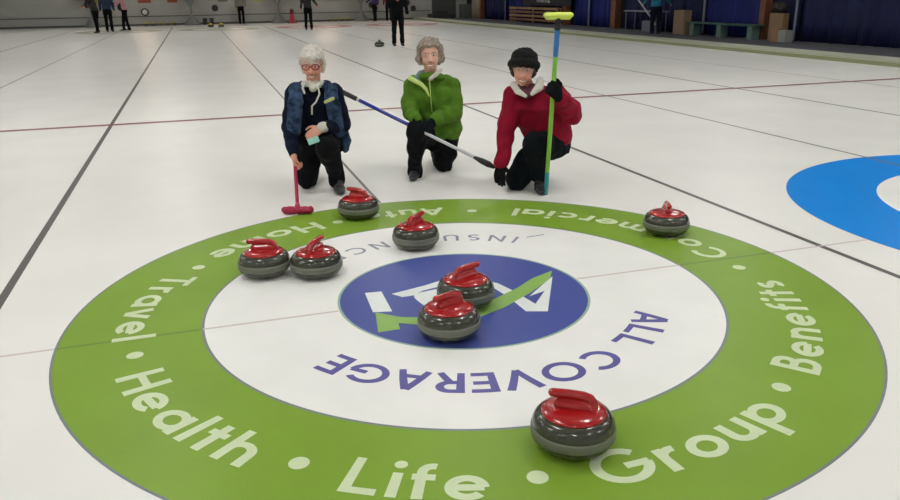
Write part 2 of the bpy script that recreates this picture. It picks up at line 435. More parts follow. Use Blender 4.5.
m_jgreen = mat('green_jacket_cloth', (84, 124, 34), rough=.8, spec=.2, var=.12, scale=14, bump=.5, bscale=16)
m_lime = mat('lime_cloth', (206, 226, 130), rough=.6)
m_pale = mat('pale_cloth', (206, 204, 194), rough=.8, var=.06)
m_greyc = mat('grey_blue_cloth', (128, 152, 156), rough=.8)
m_mag = mat('crimson_jacket_cloth', (142, 12, 44), rough=.8, spec=.2, var=.12, scale=14, bump=.5, bscale=16)
m_fuzz = mat('black_fuzzy_knit', (16, 16, 17), rough=1, var=.4, scale=80, bump=1, bscale=120)
m_shoe = mat('shoe_rubber', (58, 58, 58), rough=.6)
m_shoed = mat('dark_shoe', (34, 34, 36), rough=.6)
m_redf = mat('red_spectacle_frame', (140, 30, 42), rough=.3)
m_badge = mat('badge_plastic', (178, 188, 120), rough=.4)
m_phone = mat('phone_case', (150, 214, 200), rough=.3)
m_magbroom = mat('magenta_broom_plastic', (168, 22, 66), rough=.45)
m_bluesh = mat('blue_shaft', (34, 44, 150), rough=.25, coat=.5)
m_whitesh = mat('white_shaft', (206, 208, 212), rough=.3, coat=.5)
m_blk = mat('black_plastic', (22, 22, 24), rough=.4)
m_greensh = mat('green_shaft', (132, 196, 62), rough=.3, coat=.4)
m_tealsh = mat('teal_shaft', (40, 150, 165), rough=.3, coat=.4)
m_azsh = mat('azure_shaft', (44, 120, 190), rough=.3, coat=.4)
m_ylw = mat('yellow_broom_cloth', (226, 240, 110), rough=.7, bump=.3)
m_silver = mat('silver', (190, 190, 188), rough=.3, metal=.8)

def frame(origin, face, tilt=0, roll=0):
    """x: to the person's left (image right when facing us), y: facing direction, z: up"""
    y = Vector(face).normalized(); z = Vector((0, 0, 1)); x = y.cross(z).normalized()*-1
    m = Matrix((x, y, z)).transposed()          # columns
    m = m @ Matrix.Rotation(-tilt, 3, 'X') @ Matrix.Rotation(roll, 3, 'Y')
    return m, Vector(origin)
def tr(fr, p): return fr[1] + fr[0] @ Vector(p)

def head_prims(mb, fr, s=1.0):
    T = lambda *p: tr(fr, [q*s for q in p]); M = fr[0]
    E = lambda c, r: mb.ell(T(*c), [q*s for q in r], M)
    E((0, -.012, .022), (.077, .095, .096))              # cranium
    E((0, .018, -.03), (.062, .072, .075))             # face
    mb.cap(T(0, .052, -.085), T(0, .035, -.075), .026*s, .04*s)   # chin
    E((.032, .048, -.035), (.03, .03, .03)); E((-.032, .048, -.035), (.03, .03, .03))   # cheeks
    E((0, .066, .028), (.05, .02, .016))               # brow
    mb.chain([T(0, .083, .012), T(0, .098, -.012), T(0, .107, -.03)], [.009*s, .011*s, .014*s])   # nose
    E((.013, .093, -.032), (.010, .012, .009)); E((-.013, .093, -.032), (.010, .012, .009))
    for sx in (1, -1): E((.079*sx, -.004, -.008), (.011, .02, .032))    # ears
def face_features(fr, t, s=1.0, smile=.004, brow=None):
    T = lambda *p: tr(fr, [q*s for q in p]); M = fr[0]
    for sx in (1, -1):
        e = MB().ell(T(.031*sx, .077, .008), (.013*s, .009*s, .008*s), M).build('eye', m_eye, t)
        MB().ell(T(.031*sx, .085, .008), (.0055*s, .003*s, .0055*s), M).build('iris', m_iris, e)
        MB().chain([T(.018*sx, .088, .026), T(.034*sx, .086, .031), T(.048*sx, .077, .027)], [.003*s, .004*s, .003*s]).build('eyebrow', brow or m_hair_g, t)
    xs = (-.030, -.018, 0, .018, .030)
    pts = [T(x, .091-abs(x)*.45, -.063+x*x*9) for x in xs]
    pl = [T(x, .089-abs(x)*.45, -.077+x*x*22) for x in xs]
    l = MB().chain(pts+pl[::-1], [.002, .0025, .003, .0025, .002, .002, .004, .0045, .004, .002]).build('lips', m_lip, t)
    MB().chain([T(x, .090-abs(x)*.45, -.069+x*x*14) for x in xs[1:4]], [.005, .006, .005]).build('teeth', m_teeth, l)
    return l

def hand_prims(mb, wrist, along, back, side, curl=.5, r=.0085, spread=.0, scale=1.0, thumb=.6):
    """along: wrist to knuckles; back: outward normal of the back of the hand; side: towards the thumb"""
    y = Vector(along).normalized(); z = Vector(back); z = (z-y*z.dot(y)).normalized(); x = y.cross(z)
    if x.dot(Vector(side)) < 0: x = -x
    w = Vector(wrist); s = scale
    P = lambda a, b, c: w + x*a*s + y*b*s + z*c*s
    for a in (-.026, -.009, .009, .026):
        mb.cap(P(a*.55, .005, 0), P(a, .078, 0), .017*s, .0125*s+(r-.0085))
    mb.cap(P(.012, .02, -.006), P(.028, .045, -.010), .018*s, .015*s)
    for a, ln in ((.031, .068), (.0105, .078), (-.0105, .072), (-.031, .057)):
        p = P(a, .078, 0); ang = 0; seg = (ln*.45, ln*.31, ln*.24)
        for k, L in enumerate(seg):
            ang += curl*(.9, 1.15, .8)[k]
            d = y*math.cos(ang) - z*math.sin(ang) + x*(a*spread*8)
            q = p + d.normalized()*L*s
            mb.cap(p, q, r*(1.02-.08*k), r*(.96-.08*k), n=10); p = q
    p = P(.022, .022, -.004)
    d1 = (x*.75 + y*.65 - z*.3*thumb).normalized(); q = p + d1*.042*s; mb.cap(p, q, r*1.35, r*1.12, n=10)
    d2 = (x*(.55-.7*thumb*curl) + y*.8 - z*(.55*thumb)).normalized(); q2 = q + d2*.03*s; mb.cap(q, q2, r*1.1, r*1.0, n=10)
    d3 = (x*(.25-.9*thumb*curl) + y*.8 - z*(.8*thumb)).normalized(); mb.cap(q2, q2+d3*.022*s, r*1.0, r*.85, n=10)

def shoe(mb, heel, toe, up=(0, 0, 1), w=.045):
    heel, toe, up = Vector(heel), Vector(toe), Vector(up).normalized(); d = (toe-heel)
    mb.cap(heel+up*.035, heel+d*.55+up*.034, .040, .040, flat=.85, fdir=up)
    mb.cap(heel+d*.5+up*.03, toe-d.normalized()*.03+up*.026, w, .034, flat=.62, fdir=up)
    mb.cap(heel+up*.075, heel+d*.30+up*.06, .042, .040)

def torso(mb, pel, wst, cst, shR, shL, fwd, wp, ww, wc, dp, dw, dc, neck=None, top=.04):
    """pelvis to shoulders as one lofted trunk"""
    side = (Vector(shL)-Vector(shR)).normalized(); f = Vector(fwd); f = (f-side*f.dot(side)).normalized()
    mid = (Vector(shR)+Vector(shL))/2
    up = (mid-Vector(cst)).normalized()
    secs = [(Vector(pel)-(Vector(wst)-Vector(pel)).normalized()*.08, side*wp*.75, f*dp*.8), (pel, side*wp, f*dp), (wst, side*ww, f*dw), (cst, side*wc, f*dc),
            (mid-up*.03, side*wc*.98, f*dc*.88), (mid+up*top*.6, side*wc*.72, f*dc*.62), (mid+up*(top+.03), side*wc*.36, f*dc*.5)]
    mb.loft(secs)
def ring(mb, c, side, front, up, rx, ry, r, h, n=20, a0=0, a1=360):
    pts = []
    for k in range(n+1):
        q = math.radians(a0+(a1-a0)*k/n); pts.append(Vector(c)+Vector(side)*rx*math.cos(q)+Vector(front)*ry*math.sin(q)+Vector(up)*h*(1-math.sin(q))/2)
    mb.chain(pts, [r]*len(pts), n=10)

TC = -HF      # towards the camera
# ---- person 1: navy top, denim vest, white hair
def person_one():
    D = 5.66; w = lambda u, v, d: W(u, v, D+d)
    base = W(318, 186, D+.05); base.z = 0
    root = thing('person', 'kneeling person with white hair, red glasses and dark denim vest, leftmost of the three', 'person', group='kneeling curlers')
    pel, wst, cst = w(320, 140, .12), w(317, 120, .07), w(315, 102, .03)
    shR, shL = w(294.5, 92, .03), w(334.5, 92, .03); nk = w(313.5, 84, .0)
    hf = frame(w(312.7, 63.5, -.06), (TC + Vector((0, 0, -.12))), 0, 0)
    hf = (hf[0] @ Matrix.Rotation(.12, 3, 'X').inverted(), hf[1])
    elR, wrR = w(288.5, 124, .0), w(293.5, 156, -.22)
    elL, wrL = w(343, 124, -.02), w(322, 127.5, -.22)
    hipR, hipL = w(312, 142, .14), w(328, 142, .14)
    knL, anL = w(327, 147, -.24), w(337, 176, -.03)
    knR = w(307, 183, .04); knR.z = .062; anR = w(313, 172, .46); anR.z = .07
    # body: one continuous skin
    b = MB(); torso(b, pel, wst, cst, shR, shL, TC, .15, .14, .165, .10, .095, .11)
    b.cap(nk, hf[1]+Vector((0, 0, -.05)), .052, .05); head_prims(b, hf)
    for sh, el, wr in ((shR, elR, wrR), (shL, elL, wrL)): b.chain([sh, el, wr], [.05, .038, .026])
    b.chain([hipR, knR, anR], [.075, .052, .038]); b.chain([hipL, knL, anL], [.075, .052, .038])
    b.cap(anL, anL-Vector((0, 0, .04)), .034, .03); b.cap(anR, anR+HF*.02+Vector((0, 0, .0)), .035, .03)
    # hands: right holds the broom, left rests on the knee with a phone
    hR = w(295.5, 168, -.27)
    gdir = (w(298, 211, -.70)-hR).normalized()
    hand_prims(b, wrR, (hR-wrR), (TC*.2-HR), TC, curl=1.05)
    hand_prims(b, wrL, w(308, 137, -.27)-wrL, TC+Vector((0, 0, .5)), Vector((0, 0, 1)), curl=.45)
    b.blob('body', m_skin, root, voxel=.006, smooth=2)
    face_features(hf, root, brow=m_hair_w)
    # shirt
    m = MB(); torso(m, pel, wst, cst, shR, shL, TC, .165, .16, .185, .125, .115, .125)
    m.chain([shR, elR, wrR+(elR-wrR)*.08], [.066, .056, .040]); m.chain([shL, elL, wrL+(elL-wrL)*.1], [.068, .058, .042])
    m.blob('shirt', m_navycl, root, voxel=.008, smooth=4, disp=.016, dscale=.06)
    # vest: front panels and back, open at the front
    v = MB(); sd = HR; up = Vector((0, 0, 1))
    for s, sh, px in ((-1, shR, 0), (1, shL, 0)):
        c = [w(313.5+s*11, 85, -.06), w(313.5+s*17, 93, -.125), w(314+s*19, 105, -.15), w(315+s*20, 118, -.13), w(316+s*22, 131, -.10)]
        v.chain(c, [.028, .052, .058, .058, .055], flat=.32, fdir=TC)
        v.chain([w(313.5+s*12, 84, .04), w(313.5+s*19, 90, -.02), w(313.5+s*20, 92, .06)], [.03, .045, .04])
        v.chain([w(313.5+s*19, 100, .0), w(315+s*20, 120, .03), w(316+s*22, 131, .04)], [.05, .055, .055])
    v.chain([w(305, 95, .15), w(325, 95, .15), w(325, 125, .19), w(306, 125, .19), w(306, 98, .15)], [.05]*5)
    vest = v.blob('denim_vest', m_denim, root, voxel=.008, smooth=3, disp=.012, dscale=.05)
    MB().chain([w(343.5, 127, .05), w(346, 140, .06), w(346, 149, .05)], [.03, .042, .03], flat=.4, fdir=TC).blob('vest_tail', m_denim, root, voxel=.006, disp=.01, dscale=.04)
    # trousers
    t = MB(); t.loft([(pel+(wst-pel)*.5, HR*.175, HF*.13), (pel, HR*.19, HF*.15), (pel-(wst-pel)*.5, HR*.17, HF*.14)])
    t.chain([hipR, (hipR+knR)/2+TC*.02, knR, knR.lerp(anR, .5), anR], [.105, .095, .070, .062, .052])
    t.chain([hipL, knL, knL.lerp(anL, .5), anL], [.10, .083, .070, .055])
    t.cap(anL+(knL-anL)*.1, anL-Vector((0, 0, .05))+TC*.025, .060, .058)
    t.blob('trousers', m_black, root, voxel=.009, smooth=4, disp=.018, dscale=.06)
    f = MB(); shoe(f, W(337, 184, D+.02)*1 if False else Vector((*anL.xy, 0))+HF*.03, Vector((*anL.xy, 0))+TC*.20+HR*.05)
    f.blob('shoe', m_shoe, root, voxel=.005, smooth=2)
    f = MB(); a = Vector((*anR.xy, 0)); shoe(f, a+HF*.03+Vector((0, 0, .21)), a+HF*.07+Vector((0, 0, .004))+TC*.01, up=TC)
    f.blob('shoe', m_shoed, root, voxel=.005, smooth=2)
    # hair: rounded bob
    T = lambda *p: tr(hf, p)
    hr = MB(); hr.ell(T(0, -.016, .036), (.084, .100, .096), hf[0])
    hr.chain([T(-.070, .03, .045), T(-.045, .066, .070), T(0, .080, .076), T(.045, .066, .070), T(.070, .03, .045)], [.018, .022, .024, .022, .018])
    for s in (1, -1): hr.chain([T(.072*s, .018, .05), T(.078*s, .008, .01), T(.076*s, .004, -.03), T(.066*s, .010, -.058)], [.018, .018, .016, .012])
    hr.chain([T(-.05, -.06, -.03), T(0, -.075, -.04), T(.05, -.06, -.03)], [.035, .04, .035])
    hr.blob('hair', m_hair_w, root, voxel=.005, smooth=2, disp=.01, dscale=.025)
    gl = MB()
    for s in (1, -1):
        pts = [T(s*.033+.027*math.cos(q*PI/8), .098-.002*abs(math.cos(q*PI/8)), .005+.019*math.sin(q*PI/8)) for q in range(17)]
        gl.chain(pts, [.0038]*17, n=8)
        gl.chain([T(s*.06, .094, .010), T(s*.083, .0, .010)], [.003, .003], n=8)
    gl.chain([T(-.007, .099, .008), T(.007, .099, .008)], [.004, .004], n=8)
    gl.build('glasses', m_redf, root)
    # pale neck scarf, cord, badge, cuff
    s_ = MB(); ring(s_, w(313, 86.5, -.03), HR, HF, Vector((0, 0, 1)), .068, .065, .024, .03)
    s_.chain([w(309, 85, -.11), w(313.5, 88, -.135), w(319, 85, -.11)], [.018, .028, .018])
    s_.blob('neck_scarf', m_pale, root, voxel=.006, disp=.012, dscale=.03)
    MB().chain([w(304, 84, -.14), w(302.5, 88, -.17), w(304.5, 93, -.19)], [.008]*3, n=8).build('neck_cord', m_pale, root)
    c = MB(); c.chain([w(318, 86, -.16), w(319.5, 94, -.20), w(316, 102, -.21), w(312, 106, -.20), w(312, 114, -.19)], [.006]*5, n=8)
    c.build('neck_cord', m_pale, root)
    MB().cap(w(325.5, 102, -.215), w(333, 98.5, -.205), .012, .012, flat=.3, fdir=TC).build('name_badge', m_badge, root)
    MB().cap(wrL+(elL-wrL)*.02, wrL+(elL-wrL)*.10, .040, .040).build('cuff', m_pale, root)
    # phone held in the left hand
    ph = MB().box((-.022, -.004, -.042), (.022, .004, .042)).build('mobile_phone', m_phone, bevel=.003, smooth=False)
    tag(ph, 'pale teal mobile phone held on the knee by the white-haired person', 'phone')
    ph.location = w(313.5, 140.5, -.30); ph.rotation_euler = (math.radians(-50), math.radians(70), -YAW-.4)
    # broom
    hd = w(298, 213, -.70); hd.z = .028
    br = thing('curling_broom', 'magenta curling broom with wide head standing on the ice at left', 'broom', hd)
    up_ = (hR+TC*.012-hd); L = up_.length; up_ = up_.normalized()
    o = Vector((0, 0, 0))
    MB().cap(o+up_*.02, o+up_*1.02, .0125, .0125, n=16).build('handle', m_magbroom, br)
    k = MB(); k.cap(-HR*.078, HR*.078, .030, .030, flat=.8, fdir=(0, 0, 1)).cap(-HR*.085+Vector((0, 0, .003)), HR*.085+Vector((0, 0, .003)), .024, .024)
    k.blob('broom_head', m_magbroom, br, voxel=.004, smooth=2, disp=.006, dscale=.02)
    MB().cap(Vector((0, 0, .018)), up_*.06, .02, .016).build('ferrule', m_magbroom, br)
person_one()

def person_two():
    D = 6.14; w = lambda u, v, d: W(u, v, D+d)
    root = thing('person', 'kneeling person with grey curly hair and bright green jacket, in the middle', 'person', group='kneeling curlers')
    pel, wst, cst = w(439, 136, .14), w(435, 116, .08), w(432.5, 98, .03)
    shR, shL = w(414, 85, .02), w(450, 85, .04); nk = w(430.5, 77, .0)
    hf = frame(w(430, 55, -.06), TC, 0, 0)
    hf = (hf[0] @ Matrix.Rotation(.06, 3, 'X').inverted() @ Matrix.Rotation(-.06, 3, 'Y'), hf[1])
    elR, wrR = w(409.5, 108, -.05), w(415.5, 120, -.25)
    elL, wrL = w(454.5, 112, -.02), w(433, 121, -.25)
    hipR, hipL = w(431, 136, .14), w(446, 136, .16)
    knR, anR = w(416.5, 131, -.26), w(415, 168, -.11)
    knL = w(444, 163, .10); knL.z = .068; anL = w(437, 158, .50); anL.z = .07
    b = MB(); torso(b, pel, wst, cst, shR, shL, TC, .15, .14, .16, .10, .095, .11)
    b.cap(nk, hf[1]+Vector((0, 0, -.05)), .052, .05); head_prims(b, hf)
    for sh, el, wr in ((shR, elR, wrR), (shL, elL, wrL)): b.chain([sh, el, wr], [.05, .038, .026])
    b.chain([hipR, knR, anR], [.075, .052, .038]); b.chain([hipL, knL, anL], [.075, .052, .038])
    hA, hB = w(418, 125.5, -.30), w(427, 128.5, -.30)
    hand_prims(b, wrR, hA-wrR, TC+Vector((0, 0, .6)), -HR, curl=1.0, r=.0075)
    hand_prims(b, wrL, hB-wrL, TC+Vector((0, 0, .6)), -HR, curl=1.0, r=.0075)
    b.blob('body', m_skin2, root, voxel=.006, smooth=2)
    face_features(hf, root)
    j = MB(); torso(j, pel.lerp(wst, .35), wst, cst, shR, shL, TC, .205, .19, .195, .18, .15, .135)
    j.chain([shR, elR, wrR+(elR-wrR)*.05], [.078, .070, .050]); j.chain([shL, elL, wrL+(elL-wrL)*.05], [.080, .074, .050])
    j.blob('jacket', m_jgreen, root, voxel=.008, smooth=4, disp=.022, dscale=.065)
    # collar and lime piping
    k = MB(); ring(k, w(431, 81, -.02), HR, HF, Vector((0, 0, 1)), .085, .08, .028, .05)
    k.blob('collar', m_jgreen, root, voxel=.006, smooth=2)
    MB().chain([w(417, 80, -.06), w(421, 74.5, -.05), w(424, 72, -.02)], [.03, .034, .022], flat=.6, fdir=TC).blob('collar_lining', m_greyc, root, voxel=.005)
    MB().chain([w(430.5, 78.5, -.135), w(436, 74.5, -.12), w(441.5, 69.5, -.06)], [.016, .019, .014], flat=.5, fdir=TC).blob('collar_lining', m_pale, root, voxel=.005)
    MB().chain([w(409.5, 78, -.065), w(415, 81, -.115), w(421, 84, -.145), w(426, 89, -.155), w(429, 96, -.15)], [.020, .020, .018, .014, .008], flat=.5, fdir=TC).blob('chest_stripe', m_lime, root, voxel=.005)
    MB().chain([w(429.5, 80, -.14), w(430.5, 95, -.148), w(432, 112, -.11)], [.003]*3, n=6).build('zip', m_lime, root)
    t = MB(); t.loft([(pel+Vector((0, 0, .04)), HR*.15, HF*.12), (pel, HR*.15, HF*.12), (pel-Vector((0, 0, .10)), HR*.155, HF*.12)])
    t.chain([hipR, knR, knR.lerp(anR, .5), anR], [.098, .082, .070, .060])
    t.chain([hipL, (hipL+knL)/2, knL, knL.lerp(anL, .5), anL], [.115, .11, .085, .068, .052])
    t.cap(anR+(knR-anR)*.1, anR-Vector((0, 0, .05))+TC*.025, .060, .058)
    t.blob('trousers', m_black, root, voxel=.009, smooth=4, disp=.018, dscale=.06)
    f = MB(); a = Vector((*anR.xy, 0)); shoe(f, a+HF*.04, a+TC*.20-HR*.01); f.blob('shoe', m_shoed, root, voxel=.005, smooth=2)
    f = MB(); a = Vector((*anL.xy, 0)); shoe(f, a+HF*.02-HR*.02+Vector((0, 0, .22)), a+HF*.08-HR*.02+Vector((0, 0, .004)), up=TC); f.blob('shoe', m_shoed, root, voxel=.005, smooth=2)
    T = lambda *p: tr(hf, p)
    hr = MB(); hr.ell(T(0, -.028, .036), (.086, .094, .086), hf[0])
    rnd = random.Random(3)
    for k_ in range(46):
        q = rnd.uniform(-.35, PI+.35); y_ = rnd.uniform(-.10, .045); R = .082
        x_, z_ = R*math.cos(q), .035+R*.92*math.sin(q)
        if y_ > .02 and abs(x_) < .05 and z_ < .085: continue
        hr.ell(T(x_, y_, z_), (.020, .022, .020), hf[0], n=10, h=6)
    for s in (1, -1): hr.chain([T(.074*s, .014, .05), T(.084*s, .012, .01), T(.084*s, .002, -.03), T(.072*s, -.005, -.062)], [.024, .025, .025, .018])
    hr.chain([T(-.066, .03, .062), T(-.042, .062, .08), T(0, .070, .086), T(.042, .060, .082), T(.066, .03, .062)], [.02, .018, .018, .018, .02])
    hr.chain([T(-.07, -.06, -.04), T(0, -.085, -.05), T(.07, -.06, -.04)], [.04, .045, .04])
    hr.blob('hair', m_hair_g, root, voxel=.005, smooth=1, disp=.014, dscale=.022)
    for wr, hh, el in ((wrR, hA, elR), (wrL, hB, elL)):
        g = MB(); hand_prims(g, wr, hh-wr, TC+Vector((0, 0, .6)), -HR, curl=1.0, r=.0125, scale=1.12)
        g.cap(wr+(el-wr)*.22, wr, .040, .034)
        g.blob('glove', m_tealblack, root, voxel=.0045, smooth=2)
    # the broom: black grip, blue shaft, pale lower shaft, black brush head
    A, B = w(343.5, 92.5, -.02), w(493, 166.5, -.52)
    P_ = lambda q: A.lerp(B, q)
    # bring the line through the gloved hands
    t_ = (420-343.5)/(493-343.5); off = Vector((0, 0, 0))
    br = thing('curling_broom', 'blue and white curling broom held level by the person in green', 'broom', P_(.5))
    Q = lambda q: P_(q)-P_(.5)
    MB().cap(Q(.0), Q(.085), .020, .019, n=16).build('grip', m_blk, br)
    MB().cap(Q(.075), Q(.12), .0125, .0125, n=16).build('shaft_ring', m_whitesh, br)
    MB().cap(Q(.115), Q(.52), .0145, .0145, n=16).build('upper_shaft', m_bluesh, br)
    MB().cap(Q(.50), Q(.90), .0125, .0125, n=16).build('lower_shaft', m_whitesh, br)
    hm = MB(); hm.chain([Q(.885), Q(.93), Q(.97), Q(1.0)], [.017, .030, .032, .022], flat=.75, fdir=(0, 0, 1)); hm.blob('brush_head', m_blk, br, voxel=.004, smooth=2)
person_two()

def person_three():
    D = 5.55; w = lambda u, v, d: W(u, v, D+d)
    root = thing('person', 'crouching person in crimson jacket and black fuzzy hat, rightmost of the three', 'person', group='kneeling curlers')
    pel, wst, cst = w(550, 140, .16), w(542, 123, .10), w(535, 107, .03)
    shR, shL = w(513, 97, -.0), w(556, 95, .04); nk = w(527, 87, -.01)
    hf = frame(w(523.5, 69.5, -.07), TC-HR*.12, 0, 0)
    hf = (hf[0] @ Matrix.Rotation(.05, 3, 'X').inverted() @ Matrix.Rotation(.06, 3, 'Y'), hf[1])
    elR, wrR = w(506, 132, -.05), w(501, 163, -.13)
    elL, wrL = w(571, 113, -.10), w(559.5, 97, -.31)
    hipR, hipL = w(541, 145, .14), w(556, 145, .16)
    knR = w(516, 181, .02); knR.z = .07; anR = w(530, 172, .42); anR.z = .07
    knL, anL = w(535, 144, -.13), w(540, 176, -.04)
    b = MB(); torso(b, pel, wst, cst, shR, shL, TC, .15, .14, .165, .10, .095, .11)
    b.cap(nk, hf[1]+Vector((0, 0, -.05)), .052, .05); head_prims(b, hf)
    for sh, el, wr in ((shR, elR, wrR), (shL, elL, wrL)): b.chain([sh, el, wr], [.05, .038, .026])
    b.chain([hipR, knR, anR], [.075, .052, .038]); b.chain([hipL, knL, anL], [.075, .052, .038])
    hRt = w(499, 181, -.15); hLt = w(553.5, 89.5, -.36)
    hand_prims(b, wrR, hRt-wrR, TC*1-HR*.6, HR*1+TC, curl=.25, r=.0075)
    hand_prims(b, wrL, hLt-wrL, TC+HR*.3, Vector((0, 0, 1)), curl=1.1, r=.0075)
    b.blob('body', m_skin, root, voxel=.006, smooth=2)
    face_features(hf, root, brow=m_hair_d)
    j = MB(); torso(j, pel.lerp(wst, .3), wst, cst, shR, shL, TC, .18, .19, .20, .17, .15, .14)
    j.chain([shR, elR, wrR+(elR-wrR)*.02], [.082, .072, .052]); j.chain([shL, elL, wrL+(elL-wrL)*.1], [.085, .085, .055])
    j.blob('jacket', m_mag, root, voxel=.008, smooth=4, disp=.024, dscale=.065)
    k = MB(); k.chain([w(513.5, 84, -.05), w(517.5, 91, -.13), w(525.5, 96, -.175)], [.028, .024, .014], flat=.5, fdir=TC)
    k.chain([w(540.5, 79, -.02), w(539, 87, -.11), w(532, 94, -.165)], [.026, .034, .016], flat=.5, fdir=TC)
    k.blob('collar', m_pale, root, voxel=.005, smooth=2)
    MB().chain([w(520.5, 88, -.08), w(527, 95, -.145), w(533, 88, -.08)], [.034, .03, .034]).blob('undershirt', mat('plum_cloth', (84, 40, 52), rough=.9), root, voxel=.006)
    t = MB(); t.loft([(pel+Vector((0, 0, .04)), HR*.15, HF*.12), (pel, HR*.15, HF*.12), (pel-Vector((0, 0, .10)), HR*.15, HF*.12)])
    t.chain([hipR, (hipR+knR)/2+TC*.03, knR, knR.lerp(anR, .5), anR], [.11, .11, .088, .07, .052])
    t.chain([hipL, knL, knL.lerp(anL, .5), anL], [.112, .095, .080, .062])
    t.blob('trousers', m_tealblack, root, voxel=.009, smooth=4, disp=.018, dscale=.06)
    f = MB(); a = Vector((*anL.xy, 0)); shoe(f, a+HF*.04, a+TC*.17-HR*.01); f.blob('shoe', m_shoed, root, voxel=.005, smooth=2)
    f = MB(); a = Vector((*anR.xy, 0)); shoe(f, a+HF*.02+Vector((0, 0, .22)), a+HF*.08+Vector((0, 0, .004)), up=TC); f.blob('shoe', m_shoed, root, voxel=.005, smooth=2)
    T = lambda *p: tr(hf, p)
    ht = MB(); ht.ell(T(0, -.018, .072), (.097, .102, .078), hf[0])
    pts = [T(.085*math.cos(q), -.008+.092*math.sin(q), .052+.008*math.sin(q)-.02*(1-math.sin(q))) for q in [2*PI*k_/24 for k_ in range(25)]]
    ht.chain(pts, [.028]*25); 
    for s in (1, -1): ht.chain([T(.078*s, .0, .03), T(.082*s, -.01, .0)], [.026, .02])
    ht.blob('fuzzy_hat', m_fuzz, root, voxel=.005, smooth=3, disp=.007, dscale=.014)
    MB().chain(pts, [.031]*25, n=12).blob('rolled_brim', m_fuzz, root, voxel=.005, smooth=1, disp=.006, dscale=.012)
    hr = MB()
    for s in (1, -1): hr.chain([T(.074*s, .01, .03), T(.074*s, .0, -.03), T(.066*s, -.02, -.05)], [.015, .015, .012])
    hr.chain([T(-.06, -.06, -.03), T(0, -.08, -.04), T(.06, -.06, -.03)], [.035, .04, .035])
    hr.blob('hair', m_hair_d, root, voxel=.005, smooth=1)
    gl = MB()
    for s in (1, -1):
        gl.chain([T(s*.032+.024*math.cos(q*PI/8), .097, .006+.016*math.sin(q*PI/8)) for q in range(17)], [.0016]*17, n=6)
        gl.chain([T(s*.056, .095, .010), T(s*.083, .0, .010)], [.0016, .0016], n=6)
    gl.chain([T(-.008, .098, .010), T(.008, .098, .010)], [.0016]*2, n=6)
    gl.build('glasses', m_silver, root)
    g = MB(); hand_prims(g, wrR, hRt-wrR, TC*1-HR*.6, HR*1+TC, curl=.25, r=.0125, scale=1.12); g.cap(wrR+(elR-wrR)*.1, wrR, .036, .034)
    g.blob('glove', m_black, root, voxel=.0045, smooth=2)
    g = MB(); hand_prims(g, wrL, hLt-wrL, TC+HR*.3, Vector((0, 0, 1)), curl=1.1, r=.0135, scale=1.2); g.cap(wrL+(elL-wrL)*.3, wrL, .048, .042)
    g.blob('glove', m_black, root, voxel=.0045, smooth=2)
    # upright broom
    A = w(546, 186, -.17); A.z = .012; Bp = w(558.5, 14, -.42)
    br = thing('curling_broom', 'green and teal curling broom held upright with yellow head on top', 'broom', A)
    Q = lambda q: (Bp-A)*q
    MB().cap(Q(0), Q(.13), .016, .016, n=16).build('end_grip', m_tealsh, br)
    MB().cap(Q(.12), Q(.80), .0155, .0155, n=16).build('shaft', m_greensh, br)
    MB().cap(Q(.79), Q(.945), .0175, .0175, n=16).build('upper_shaft', m_azsh, br)
    MB().cap(Q(.93), Q(.975), .022, .02, n=16).build('ferrule', m_blk, br)
    k = MB(); k.cap(Q(.995)-HR*.075, Q(.995)+HR*.075, .024, .024, flat=.75, fdir=(0, 0, 1)); k.cap(Q(.985)-HR*.07, Q(.985)+HR*.07, .018, .018)
    k.blob('broom_head', m_ylw, br, voxel=.004, smooth=2)
person_three()

